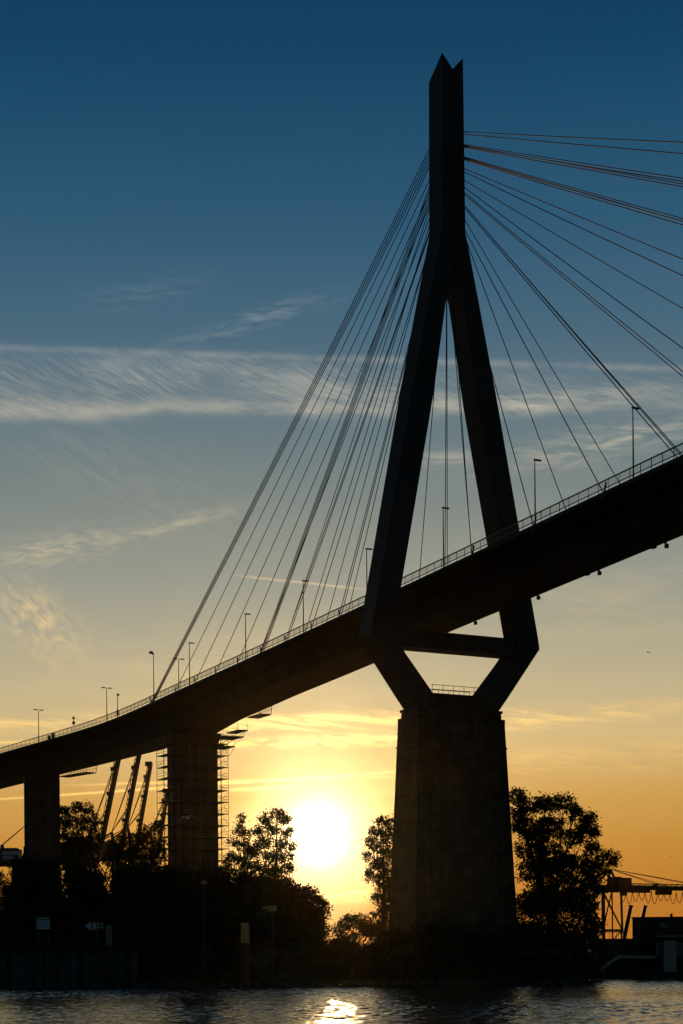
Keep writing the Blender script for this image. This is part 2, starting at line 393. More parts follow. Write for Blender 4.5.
for s in SS:
    h = depth(s)
    rings.append([D(s, a, c) for a, c in ((-HW, .0), (-HW, -.5), (-HW + .4, -.62), (-5.0, -1.25), (-4.1, -h), (4.1, -h), (5.0, -1.25), (HW - .4, -.62), (HW, -.5), (HW, 0))])
mb.loft(rings)
deck = mb.build('deck', M['deck'], bridge)
mb = MB(); mb.loft([[D(s, a, c) for a, c in ((-7.2, .02), (7.2, .02), (7.2, .09), (-7.2, .09))] for s in SS])
mb.build('roadway', M['asphalt'], deck)
for sd in (-1, 1):
    mb = MB(); o_ = sd * (HW - .12)
    posts = np.arange(-224, 324, 2.0)
    for s in posts: mb.bar(D(s, o_, .003), D(s, o_, 1.28), .07, .07)
    for z_, w_ in ((1.28, .13), (.38, .09)):
        mb.loft([[D(s, o_ + a * w_ / 2, z_ + c * w_ / 2) for a, c in ((-1, -1), (1, -1), (1, 1), (-1, 1))] for s in posts])
    for s in np.arange(-224, 321, .22): mb.bar(D(s, o_, .38), D(s, o_, 1.26), .028, .028)
    mb.build('railing', M['rail'], deck)
    mb = MB()   # crash barrier beside the carriageway
    o_ = sd * 7.4
    mb.loft([[D(s, o_ + a, c) for a, c in ((-.05, .45), (.05, .45), (.05, .78), (-.05, .78))] for s in posts])
    for s in posts[::2]: mb.bar(D(s, o_, .003), D(s, o_, .5), .08, .08)
    mb.build('crash_barrier', M['rail'], deck)
FRONT = [19.7 + 14.6 * k for k in range(9)]
BACK = [9.0 + 9.5 * k for k in range(9)]
for s in [-f for f in FRONT] + BACK + [97.5]:
    for sd in (-1, 1):
        mb = MB(); o_ = sd * (HW - .25)
        mb.box(D(s, o_, -.74), (.45, .8, .5), math.atan2(TR.y, TR.x))
        mb.bar(D(s, sd * (HW - .28), -.02), D(s - .35 * (1 if s < 0 else -1), sd * (HW - .3), 1.15), .16, .16)
        mb.build('cable_anchor', M['deck'], deck)
for s in [-67.3, -53, -38.7, -24.4, -9.85, 6.97, 22, 36]:      # little brackets below the far edge
    mb = MB(); o_ = HW - 2.3
    mb.bar(D(s, o_ - 2.2, -1.12), D(s, o_ + .2, -1.12), .35, .28); mb.bar(D(s, o_ + .2, -.9), D(s - .3, o_ + .45, -2.0), .28, .28)
    mb.box(D(s - .3, o_ + .45, -2.05), (.5, .5, .45))
    mb.build('bracket', M['deck'], deck)

# --- pylon
WL = 3.8
def legsec(z, o, i, wl=WL): return [Q(o, -wl / 2, z), Q(i, -wl / 2, z), Q(i, wl / 2, z), Q(o, wl / 2, z)]
mb = MB()
Zs = 108.0
for sd in (-1, 1):       # upper mast: two prisms with obliquely cut heads that make the forked tip
    zt_n = 133.1; a = sd * 1.9; at_ = sd * 1.74; b_ = 0.0
    bot = [Q(a, -1.9, Zs), Q(b_, -1.9, Zs), Q(b_, 1.9, Zs), Q(a, 1.9, Zs)]
    top = [Q(at_, -1.9, zt_n), Q(b_, -1.9, zt_n - 2.0), Q(b_, 1.9, zt_n - 4.6), Q(at_, 1.9, zt_n - 2.6)]
    if sd > 0: bot = bot[::-1]; top = top[::-1]
    mb.hexa(bot + top)
mb.build('mast', M['steel'], bridge)
KZ = 48.8
for sd in (-1, 1):
    mb = MB(); rings = []
    for z, o, i in ((38.9, 6.6, 2.9), (41.2, 8.4, 4.15), (46.4, 12.3, 8.5), (KZ, 14.1, 10.35), (50.2, 13.9, 10.4), (84, 7.15, 3.65), (98.6, 4.0, 1.3), (103.4, 2.95, 0.02), (Zs, 1.9, 0.01)):
        r = legsec(z, sd * o, sd * i); rings.append(r if sd > 0 else [r[1], r[0], r[3], r[2]])
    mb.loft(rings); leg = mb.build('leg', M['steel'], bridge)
mb = MB()
mb.hexa([Q(-9.6, -1.5, 47.6), Q(9.6, -1.5, 47.6), Q(9.6, 1.5, 47.6), Q(-9.6, 1.5, 47.6), Q(-10.4, -1.5, 50.1), Q(10.4, -1.5, 50.1), Q(10.4, 1.5, 50.1), Q(-10.4, 1.5, 50.1)])
mb.build('crossbeam', M['steel'], bridge)

# --- piers
def ringpier(tw, lw, z, c=C0, a=TR, l=LO): return [c + a * x + l * y + Vector((0, 0, z)) for x, y in ((-tw, -lw), (tw, -lw), (tw, lw), (-tw, lw))]
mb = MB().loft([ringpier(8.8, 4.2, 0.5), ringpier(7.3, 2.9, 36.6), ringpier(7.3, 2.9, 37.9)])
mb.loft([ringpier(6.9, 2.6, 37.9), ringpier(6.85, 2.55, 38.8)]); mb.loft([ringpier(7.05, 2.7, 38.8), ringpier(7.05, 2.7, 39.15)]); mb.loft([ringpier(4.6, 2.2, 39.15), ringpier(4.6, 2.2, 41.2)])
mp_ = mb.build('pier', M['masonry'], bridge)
mb = MB().loft([ringpier(7.52, 3.12, 33.6), ringpier(7.52, 3.12, 33.85)]); mb.build('string_course', M['concrete'], mp_)
mb = MB()
for l in (-2.2, 2.2):
    for tt in np.linspace(-4.4, 4.4, 6): mb.bar(Q(tt, l * .95, 41.2), Q(tt, l * .95, 42.4), .07)
    for z in (41.75, 42.4): mb.bar(Q(-4.5, l * .95, z), Q(4.5, l * .95, z), .07)
mb.build('access_railing', M['rail'], mp_)
c1, l1, t1 = centre(97.5)
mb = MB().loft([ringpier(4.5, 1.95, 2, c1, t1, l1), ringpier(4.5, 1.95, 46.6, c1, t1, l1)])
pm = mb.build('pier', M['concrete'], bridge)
mb = MB().loft([ringpier(4.6, 2.3, 45.6, c1, t1, l1), ringpier(5.2, 2.6, 47.4, c1, t1, l1)]); mb.build('pier_head', M['concrete'], pm)
c2, l2, t2 = centre(168.0)
mb = MB().loft([ringpier(3.7, 1.7, 2, c2, t2, l2), ringpier(3.7, 1.7, 46.3, c2, t2, l2)])
mb.build('pier', M['concrete'], bridge)
c3, l3, t3 = centre(235.0)
mb = MB().loft([ringpier(3.25, 1.6, 2, c3, t3, l3), ringpier(3.25, 1.6, 41.5, c3, t3, l3)]); mb.build('pier', M['concrete'], bridge)

# --- stay cables
def cable(tt, s, zm, r=.062, n=6, dl=0.0):
    l = -1.9 if s < 0 else 1.9
    a = Q(tt * .10, l * .9, zm); b = D(s, tt * .985, -.05); pts = []
    for k in range(n + 1):
        q = k / n; p = a.lerp(b, q); L_ = (a - b).length; p.z -= 4 * q * (1 - q) * L_ * .0022; pts.append(p)
    MB().tube(pts, r, 6).build('stay_cable', M['cable'], bridge)
for sd in (-1, 1):
    tt = sd * HW
    for k, s in enumerate(sorted(FRONT, reverse=True)):
        z = 122.1 - 1.56 * k
        cable(tt, -s, z)
        if k in (1, 2, 5): cable(tt, -s + .9, z - .25)
    for k in range(4): cable(tt, 97.5 - .55 * k, 122.5 - .72 * k, .066)
    for k, s in enumerate(sorted(BACK, reverse=True)):
        z = 119.9 - 1.72 * k
        cable(tt, s, z)
        if k in (5, 7): cable(tt, s - .8, z - .3)

# ------------------------------------------------------------------ on the bridge: lamps, signs
def s_at(px_, tt=-HW):
    best = None
    for s in np.arange(-75, 240, .25):
        p = D(s, tt); a = p.x * F / p.y; b_ = (p.z - CAMH) * F / p.y
        x = CX + a * math.cos(ROLL) - b_ * math.sin(ROLL)
        if best is None or abs(x - px_) < best[0]: best = (abs(x - px_), s)
    return best[1]
def lamp(px_, top_y, kind, label):
    s = s_at(px_, -HW + .3); b0 = D(s, -HW + .45, .003); p, d, tr = centre(s)
    z1 = at(px_, top_y, b0.y).z
    o = empty('street_lamp', tuple(b0)); tag(o, label, 'street lamp', 'street lamps along the bridge deck')
    top = Vector((b0.x, b0.y, z1))
    MB().tube([b0, b0.lerp(top, .5), top], [.11, .085, .06], 8).build('pole', M['lamp'], o)
    if kind == 'single':
        MB().bar(top - tr * .1, top + tr * .75 + Vector((0, 0, .05)), .07).build('arm', M['lamp'], o)
        MB().loft([[top + tr * q + d * (w * x) + Vector((0, 0, .04 + y * .09)) for x, y in ((-1, -1), (1, -1), (.7, 1), (-.7, 1))] for q, w in ((-.15, .10), (.1, .16), (.75, .18), (.95, .08))]).build('lamp_head', M['lamp'], o)
    elif kind == 'double':
        MB().bar(top - tr * 1.0, top + tr * 1.0, .07).build('arm', M['lamp'], o)
        for q in (-1, 1):
            MB().loft([[top + tr * (q * a) + d * (w * x) + Vector((0, 0, .02 + y * .09)) for x, y in ((-1, -1), (1, -1), (.7, 1), (-.7, 1))] for a, w in ((.35, .08), (.5, .16), (1.0, .18), (1.15, .08))]).build('lamp_head', M['lamp'], o)
    elif kind == 'hook':
        pts = [top + tr * (.55 - .55 * math.cos(a)) + Vector((0, 0, .55 * math.sin(a) - .1)) for a in np.linspace(0, 2.2, 7)]
        pts = [top + tr * -(p_ - top).dot(tr) + Vector((0, 0, (p_ - top).z)) for p_ in pts]
        MB().tube(pts, [.08, .12, .2, .28, .30, .26, .12], 8).build('lamp_head', M['lamp'], o)
    elif kind == 'short':
        MB().box(top + Vector((.12, 0, -.15)), (.5, .35, .35)).build('lamp_head', M['lamp'], o)
        MB().box(b0 + Vector((0, 0, 1.0)), (.4, .35, 1.1)).build('switch_box', M['lamp'], o)
lamp(632, 408, 'single', 'tall thin lamp post nearest the right end of the bridge deck')
lamp(534, 460, 'single', 'lamp post on the deck just right of the far pylon leg')
lamp(443, 508, 'single', 'lamp post seen between the two pylon legs')
lamp(366, 549, 'single', 'lamp post on the deck just left of the near pylon leg')
lamp(303, 581, 'single', 'lamp post standing right of the thick dark bundle of far cables')
lamp(245, 614, 'single', 'lone lamp post midway between the near cable bundle and the far one')
lamp(189, 643, 'single', 'single-armed lamp post just right of a short double-armed one')
lamp(178, 659, 'double', 'short double-armed lamp post standing right of the cable bundle foot')
lamp(153, 655, 'hook', 'lamp post with drooping hooked head at the foot of the cable bundle')
lamp(106, 688, 'double', 'double-armed lamp post left of the cables beside a stubby post')
lamp(117, 694, 'short', 'stubby post with small lantern on the deck left of the cables')
lamp(38, 710, 'double', 'leftmost double-armed lamp post, above the small pier')
def trisign():
    s = s_at(67, 6.0); b0 = D(s, 7.9, .003); o = empty('road_sign', tuple(b0)); tag(o, 'two triangular road signs stacked on a thin post above the railing', 'road sign')
    z1 = at(67, 716, b0.y).z; z2 = at(67, 720, b0.y).z
    MB().tube([b0, (b0.x, b0.y, z1 - .2)], .045, 6).build('post', M['rail'], o)
    for zt, w in ((z1, .85), (z2, .95)):
        h = w; f = Vector((b0.x, b0.y - .08, 0))
        MB().loft([[f + Vector((x * w / 2, y, zt - h + zz * h)) for x, zz in ((-1, .12), (1, .12), (0, 1))] for y in (-.02, .02)]).build('triangle_plate', M['black'], o)
    MB().box((b0.x, b0.y - .08, z2 - .95), (.5, .05, .35)).build('plate', M['black'], o)
trisign()
s = s_at(48); b0 = D(s, -HW + .5, .003)
cab = empty('control_cabinet', tuple(b0)); tag(cab, 'small control cabinets and rail stub on the deck above the small pier', 'cabinet')
for q in (-1.3, .6): MB().box(D(s + q, -HW + .6, .003 + (.65 if q < 0 else .55)), (.55, .5, 1.3 if q < 0 else 1.1), math.atan2(TR.y, TR.x)).build('cabinet', M['lamp'], cab)

# hanging inspection platforms below the deck
def cage(name, label, s0, s1, tt0, tt1, drop, slope_end):
    o = empty(name, tuple(D((s0 + s1) / 2, (tt0 + tt1) / 2, 0.0))); tag(o, label, 'work platform')
    z0 = drop
    def P_(s, tt, z): q = D(s, tt); return Vector((q.x, q.y, z))
    mb = MB()
    mb.hexa([P_(s0, tt0, z0), P_(s1, tt0, z0), P_(s1, tt1, z0), P_(s0, tt1, z0), P_(s0, tt0, z0 + .2), P_(s1, tt0, z0 + .2), P_(s1, tt1, z0 + .2), P_(s0, tt1, z0 + .2)])
    mb.build('platform', M['scaf'], o)
    mb = MB(); n_ = 9
    for tt in (tt0, tt1):
        for k in range(n_ + 1):
            s = s0 + (s1 - s0) * k / n_; mb.bar(P_(s, tt, z0 + .2), P_(s, tt, D(s, 0, -1.3).z), .07)
        for zz in (1.1, 2.1): mb.bar(P_(s0, tt, z0 + zz), P_(s1, tt, z0 + zz), .06)
    mb.build('hanger_grid', M['scaf'], o)
    mb = MB(); q = P_(slope_end, tt1, z0 + .2); r = P_(slope_end + (slope_end - (s0 + s1) / 2) * .25, tt1, D(slope_end, 0, -1.3).z)
    for k in range(5): mb.bar(q.lerp(r, k / 4), P_(slope_end, tt1, q.lerp(r, k / 4).z), .06)
    mb.bar(q, r, .09); mb.build('ladder', M['scaf'], o)
cage('work_platform', 'hanging steel work platform under the deck beside the small pier', 157, 168.5, 4.2, 6.8, at(80, 774, D(160, 5).y).z, 157)
cage('work_platform', 'hanging work cage under the deck right of the scaffolded pier', 79, 84.5, 5.2, 7.6, at(258, 716, D(81, 6).y).z, 79)

# scaffold round the middle pier
sc = empty('scaffold', tuple(Vector((c1.x, c1.y, 4)))); tag(sc, 'tube scaffold wrapped round the middle bridge pier', 'scaffold')
zt = 47.0; zb = 7.0
def SP(a, l, z): return c1 + t1 * a + l1 * l + Vector((0, 0, z))
IN, OUT = 0.25, 1.75
levels = np.arange(zb + 2.0, zt, 2.27)
for a_ in (-4.25 - OUT, -4.25 - IN, 4.25 + IN, 4.25 + OUT):
    for l_ in (-1.9 - OUT, 0.0, 1.9 + OUT):
        MB().tube([SP(a_, l_, zb - 3), SP(a_, l_, zt)], .055, 5).build('upright', M['scaf'], sc)
for a_ in (-2.1, 0, 2.1):
    MB().tube([SP(a_, -1.9 - OUT, zb - 3), SP(a_, -1.9 - OUT, zt - 2)], .055, 5).build('upright', M['scaf'], sc)
for z in levels:
    mb = MB()
    for a0, a1 in ((-4.25 - OUT, -4.25 - IN), (4.25 + IN, 4.25 + OUT)):
        mb.box(SP((a0 + a1) / 2, 0, z), (OUT - IN + .1, 3.8 + 2 * OUT, .09), math.atan2(TR.y, TR.x))
    mb.box(SP(0, -1.9 - (OUT + IN) / 2, z), (8.5 + 2 * IN - .02, OUT - IN, .09), math.atan2(TR.y, TR.x))
    pf = mb.build('platform', M['plank'], sc)
    mb = MB()
    for zz in (.55, 1.08):
        for a_ in (-4.25 - OUT, 4.25 + OUT): mb.bar(SP(a_, -1.9 - OUT, z + zz), SP(a_, 1.9 + OUT, z + zz), .05)
        mb.bar(SP(-4.25 - OUT, -1.9 - OUT, z + zz), SP(4.25 + OUT, -1.9 - OUT, z + zz), .05)
    k = 1 if int(z) % 2 else -1
    for a_ in (-4.25 - OUT, 4.25 + OUT): mb.bar(SP(a_, k * (1.9 + OUT), z - 2.2), SP(a_, -k * (1.9 + OUT), z), .045)
    for a0, a1 in ((-4.25 - OUT, -4.25 - IN), (4.25 + IN, 4.25 + OUT)):
        if k > 0: a0, a1 = a1, a0
        mb.bar(SP(a0, -1.9 - OUT, z - 2.2), SP(a1, -1.9 - OUT, z), .045)
    mb.build('guard_rail', M['scaf'], pf)
for a0, z, w in ((6.6, 45.0, 2.6), (7.6, 47.0, 4.4), (9.6, 48.3, 2.2)):     # cantilevered working decks below the soffit
    mb = MB().box(SP(a0, 0, z), (w, 5.5, .18), math.atan2(TR.y, TR.x))
    for l_ in (-2.6, 2.6):
        mb.bar(SP(a0 + w / 2, l_, z), SP(a0 + w / 2, l_, z + 1.5), .06); mb.bar(SP(a0 - w / 2, l_, z), SP(a0 - w / 2, l_, z + 1.5), .06)
        mb.bar(SP(a0 - w / 2, l_, z + 1.0), SP(a0 + w / 2, l_, z + 1.0), .05)
        mb.bar(SP(a0 + w / 2, l_, z), SP(6.0, l_, z - 3.0), .07)
    mb.build('bracket_deck', M['plank'], sc)

# ------------------------------------------------------------------ trees and bushes
def leaves_mesh(name, blobs, dens, size, parent, m, flat=.9, seed=0):
    """blobs: (centre, (rx, ry, rz)); leaf faces grouped in twig clumps, with gaps between the clumps"""
    rng = np.random.default_rng(seed); P_ = []
    for c, r in blobs:
        vol = r[0] * r[1] * r[2]; k = max(14, int(dens * r[0] * r[2] * 14))
        d = rng.normal(size=(k, 3)); d /= np.linalg.norm(d, axis=1)[:, None]
        rad = rng.uniform(.25, 1.0, k) ** .55 * rng.uniform(.85, 1.12, k)
        cc = np.array(c) + d * rad[:, None] * np.array(r)
        n_ = rng.integers(9, 26, k); sz = rng.uniform(.35, .95, k) * size * 2.6
        rep = np.repeat(np.arange(k), n_)
        off = rng.normal(size=(len(rep), 3)) * sz[rep][:, None] * np.array([.55, .55, .45])
        P_.append(cc[rep] + off)
    P_ = np.concatenate(P_); n_ = len(P_)
    a = rng.normal(size=(n_, 3)); a /= np.linalg.norm(a, axis=1)[:, None]
    b_ = np.cross(a, rng.normal(size=(n_, 3))); b_ /= np.linalg.norm(b_, axis=1)[:, None]
    L_ = rng.uniform(.55, 1.25, n_)[:, None] * size; wd = L_ * rng.uniform(.5, .75, n_)[:, None]
    V = np.stack([P_ - a * L_ * .6, P_ + b_ * wd * .5, P_ + a * L_ * .6, P_ - b_ * wd * .5], 1).reshape(-1, 3)
    V = V - np.array(chain_loc(parent)); V = V.astype(np.float32)
    me = bpy.data.meshes.new(name); me.vertices.add(len(V)); me.vertices.foreach_set('co', V.ravel())
    me.loops.add(n_ * 4); me.loops.foreach_set('vertex_index', np.arange(n_ * 4, dtype=np.int32))
    me.polygons.add(n_); me.polygons.foreach_set('loop_start', np.arange(0, n_ * 4, 4, dtype=np.int32)); me.update(calc_edges=True)
    me.materials.append(m); o = bpy.data.objects.new(name, me); COL.objects.link(o); o.parent = parent; return o
def gz(x, y): return float(ground_z(np.array([x]), np.array([y]))[0])
def tree(base_px, Y, blobs_px, label, name='tree', cat='tree', dens=1.0, size=.42, trunk_r=.4, m='leaf', seed=1, group=None, stemname='trunk', crownname='crown', zdep=.8):
    rng = random.Random(seed); bx = at(base_px, 950, Y).x; g0 = gz(bx, Y) - .15
    o = empty(name, (bx, Y, g0)); tag(o, label, cat, group)
    blobs = []
    for i, (x, y, rx, ry) in enumerate(blobs_px):
        c = at(x, y, Y); k = Y / F; c.y += rng.uniform(-1, 1) * rx * k * .7
        blobs.append((c, (rx * k, min(rx, ry) * k * zdep + .3, ry * k)))
    mb = MB(); tops = sorted(blobs, key=lambda q: -q[0].z); hi = tops[0][0]
    base = Vector((bx, Y, g0)); mid = Vector(((bx * .55 + hi.x * .45), Y, g0 + (hi.z - g0) * .5))
    spine = [base, base.lerp(mid, .5) + Vector((rng.uniform(-.3, .3), 0, 0)), mid, mid.lerp(hi, .55) + Vector((rng.uniform(-.4, .4), 0, 0)), hi]
    mb.tube(spine, [trunk_r * 1.25, trunk_r, trunk_r * .75, trunk_r * .4, trunk_r * .1], 8)
    for c, r in blobs:
        q = rng.uniform(.2, .75); tgt = c
        zz = g0 + (max(tgt.z - 1.2 * r[2], g0 + 1) - g0) * q
        # find the spine point at that height
        best = min(spine[:-1], key=lambda p: abs(p.z - zz)); p0 = best
        m1 = p0.lerp(tgt, .5) + Vector((rng.uniform(-.5, .5), rng.uniform(-.4, .4), -.08 * (tgt - p0).length))
        mb.tube([p0, m1, tgt], [trunk_r * .38, trunk_r * .22, trunk_r * .06], 5)
        for _ in range(5):
            e = tgt + Vector((rng.uniform(-1, 1) * r[0], rng.uniform(-1, 1) * r[1], rng.uniform(-.6, 1) * r[2])) * .85
            st = m1.lerp(tgt, rng.uniform(.2, 1)); mb.tube([st, st.lerp(e, .5) + Vector((0, 0, .12)), e], [trunk_r * .12, trunk_r * .08, trunk_r * .03], 4)
    mb.build(stemname, M['bark'], o)
    leaves_mesh(crownname, blobs, dens, size, o, M[m], seed=seed)
    return o
tree(556, 262, [(517, 797, 9, 10), (530, 806, 12, 10), (547, 803, 12, 10), (563, 803, 11, 8), (574, 813, 9, 8), (587, 820, 11, 8), (584, 832, 12, 8), (594, 832, 6, 5),
    (571, 838, 13, 9), (552, 826, 15, 12), (529, 828, 14, 12), (517, 820, 8, 16), (592, 847, 9, 6), (604, 856, 8, 5), (616, 857, 5, 4), (612, 864, 5, 4), (597, 864, 9, 6), (578, 862, 15, 9),
    (554, 858, 16, 14), (546, 880, 12, 16), (570, 886, 17, 12), (593, 880, 10, 7), (586, 897, 9, 7), (556, 905, 15, 14), (577, 912, 12, 10), (590, 918, 8, 6), (545, 925, 18, 14), (570, 932, 18, 12),
    (520, 850, 5, 8), (521, 905, 6, 10), (519, 925, 8, 12), (590, 936, 10, 10), (557, 945, 26, 14), (536, 855, 12, 16), (535, 900, 12, 16), (548, 900, 14, 16), (562, 868, 14, 12), (572, 900, 14, 12), (590, 905, 9, 9), (540, 838, 12, 12), (586, 870, 9, 7), (600, 872, 7, 5), (526, 872, 8, 12), (528, 905, 9, 14), (530, 935, 14, 14), (594, 928, 10, 9), (598, 945, 10, 9), (575, 948, 18, 10), (600, 890, 7, 6)],
    'big spreading broadleaf tree right of the pylon pier', dens=1.75, size=.38, trunk_r=.55, seed=11)
tree(386, 266, [(381, 821, 6, 5), (389, 824, 6, 8), (375, 831, 6, 5), (386, 837, 9, 8), (371, 842, 6, 5), (379, 849, 9, 7), (390, 853, 7, 10), (368, 856, 5, 5), (376, 863, 9, 7), (388, 870, 9, 10), (373, 875, 8, 7), (383, 883, 10, 9), (391, 890, 7, 12), (379, 899, 8, 8), (388, 909, 9, 9), (384, 925, 9, 12)],
    'slender leafy tree just left of the pylon pier', dens=1.6, size=.36, trunk_r=.28, seed=12)
tree(274, 292, [(276, 813, 8, 5), (284, 820, 7, 6), (266, 819, 8, 6), (258, 830, 6, 6), (273, 830, 8, 6), (288, 833, 6, 6), (263, 843, 9, 7), (280, 844, 9, 7), (292, 846, 4, 5), (255, 852, 6, 6), (270, 857, 9, 7), (286, 858, 9, 6), (260, 868, 10, 7), (277, 871, 11, 7), (291, 868, 5, 5), (266, 884, 14, 9), (284, 884, 11, 8), (250, 882, 8, 8), (276, 900, 20, 12)],
    'taller of two feathery trees left of the sun, its round top brightest rimmed', dens=1.55, size=.38, trunk_r=.33, seed=13)
tree(243, 298, [(242, 820, 4, 5), (239, 830, 6, 6), (246, 835, 6, 6), (233, 842, 5, 5), (243, 847, 9, 6), (250, 853, 6, 6), (233, 858, 8, 7), (244, 864, 9, 7), (226, 868, 6, 7), (236, 876, 11, 8), (250, 876, 8, 8), (224, 884, 7, 7), (240, 892, 16, 9)],
    'narrow feathery tree with pointed top beside the scaffolded pier', dens=1.55, size=.36, trunk_r=.26, seed=14)
tree(306, 284, [(296, 893, 12, 8), (308, 896, 12, 8), (317, 902, 9, 7), (324, 908, 6, 5), (306, 908, 16, 10), (320, 918, 8, 8), (322, 930, 7, 9), (306, 925, 18, 14), (292, 910, 14, 14)],
    'drooping round tree below the sun at the right end of the thicket', dens=1.7, size=.42, trunk_r=.26, seed=15)
tree(78, 425, [(76, 808, 8, 6), (64, 812, 7, 6), (88, 810, 7, 6), (70, 822, 10, 8), (84, 824, 10, 8), (94, 832, 6, 8), (62, 834, 8, 8), (76, 838, 10, 8), (88, 848, 10, 9), (66, 850, 10, 8), (76, 860, 16, 10), (95, 820, 5, 6), (98, 842, 6, 8), (80, 866, 20, 8), (60, 822, 5, 6), (70, 842, 8, 6)],
    'loose leafy tree beside the small pier in front of the raised cranes', dens=.8, size=.52, trunk_r=.4, seed=16)
tree(140, 330, [(146, 832, 7, 7), (156, 826, 6, 7), (136, 838, 8, 7), (124, 842, 7, 7), (114, 846, 7, 8), (150, 846, 12, 10), (132, 854, 14, 10), (116, 862, 14, 10), (148, 864, 14, 12), (162, 850, 6, 14), (132, 874, 24, 14)],
    'broad low tree at the feet of the raised crane booms', dens=1.15, size=.42, trunk_r=.35, seed=17)
tree(8, 300, [(4, 884, 8, 8), (-8, 880, 12, 12), (14, 890, 7, 8), (2, 900, 8, 10), (16, 908, 5, 10), (-10, 905, 12, 14), (3, 925, 12, 10), (19, 928, 4, 12)],
    'gappy tree at the left edge under the blue crane house', dens=1.0, size=.40, trunk_r=.3, seed=18)
tree(362, 258, [(346, 922, 8, 6), (356, 919, 9, 6), (366, 923, 8, 6), (376, 914, 6, 4), (340, 930, 8, 6), (360, 932, 16, 8), (374, 930, 10, 9)],
    'low rounded bush in the gap between the thicket and the pylon pier', 'bush', 'bush', dens=1.8, size=.34, trunk_r=.12, seed=19, stemname='stem', crownname='foliage')
def bush(x, ytop, w, Y, label, seed, dens=3.4, size=.44):
    yb = 975; h = yb - ytop; rows = []; rng = random.Random(seed)
    for j, fr in enumerate((.16, .42, .70, .92)):
        ww = w * (.55, .85, 1.0, 1.0)[j]; nb = (2, 3, 4, 4)[j]
        for i in range(nb):
            rows.append((x - ww / 2 + ww * (i + .5) / nb + rng.uniform(-3, 3), ytop + h * fr + rng.uniform(-.05, .05) * h, ww / nb * .75, h * .17 + 2))
    return tree(x, Y, rows, label, 'bush', 'bush', dens, size, .14, 'leaf_warm' if seed % 2 else 'leaf', seed, 'bushes along the river bank', 'stem', 'foliage')
bush(40, 862, 70, 262, 'tall dark bush hiding the foot of the small pier', 31)
bush(88, 868, 60, 268, 'tall dark bush behind the arrow sign', 32)
bush(132, 868, 62, 258, 'tall dark bush behind the yellow-capped pile by the quay end', 33)
bush(172, 866, 56, 262, 'tall dark bush left of the scaffolded pier foot', 34)
bush(212, 868, 56, 266, 'tall dark bush hiding the foot of the scaffolded pier', 35)
bush(252, 873, 56, 262, 'tall dark bush behind the long pile in the water', 36)
bush(284, 886, 56, 256, 'dark bush in front of the drooping round tree', 37)
bush(12, 912, 50, 246, 'dark bush at the far left above the quay wall', 38)
bush(66, 905, 56, 244, 'dark bush on the quay between the striped board and the arrow sign', 39)
bush(118, 908, 52, 243, 'dark bush at the end of the quay wall', 40)
bush(160, 912, 56, 240, 'dark bush on the bank left of the thin lamp post', 41)
bush(205, 914, 56, 240, 'dark bush on the bank beside the thin lamp post', 42)
bush(250, 918, 60, 238, 'dark bush low behind the long pile in the water', 43)
bush(302, 930, 56, 238, 'low dark bush on the bank beneath the sun', 44)
bush(345, 940, 50, 236, 'low dark bush on the bank before the gap', 45)
bush(392, 934, 54, 234, 'low bush at the left corner of the pylon pier', 46)
bush(436, 926, 56, 232, 'low bush before the middle of the pylon pier', 47)
bush(482, 936, 52, 232, 'low bush before the right half of the pylon pier', 48)
bush(522, 930, 46, 236, 'low bush at the right corner of the pylon pier', 49)
bush(562, 944, 50, 240, 'low bush under the big spreading tree', 50)
bush(584, 956, 22, 246, 'small bush at the tip of the bank beside the ramp', 51)
bush(548, 957, 44, 230, 'squat bush on the open mound below the big spreading tree', 52)
bush(505, 956, 50, 227, 'squat bush at the waterside right of the pylon pier middle', 53)
bush(455, 957, 50, 227, 'squat bush at the waterside before the pylon pier middle', 54)
bush(405, 957, 50, 227, 'squat bush at the waterside left of the pylon pier', 55)
bush(352, 960, 50, 228, 'squat bush at the waterside below the gap under the sun', 56)
bush(296, 958, 52, 229, 'squat bush at the waterside right of the long pile', 57)
bush(228, 958, 44, 229, 'squat bush at the waterside left of the long pile', 58)
bush(180, 956, 48, 230, 'squat bush at the waterside between the quay end and the thin lamp post', 59)
bush(144, 955, 34, 231, 'squat bush at the waterside touching the quay end', 60)
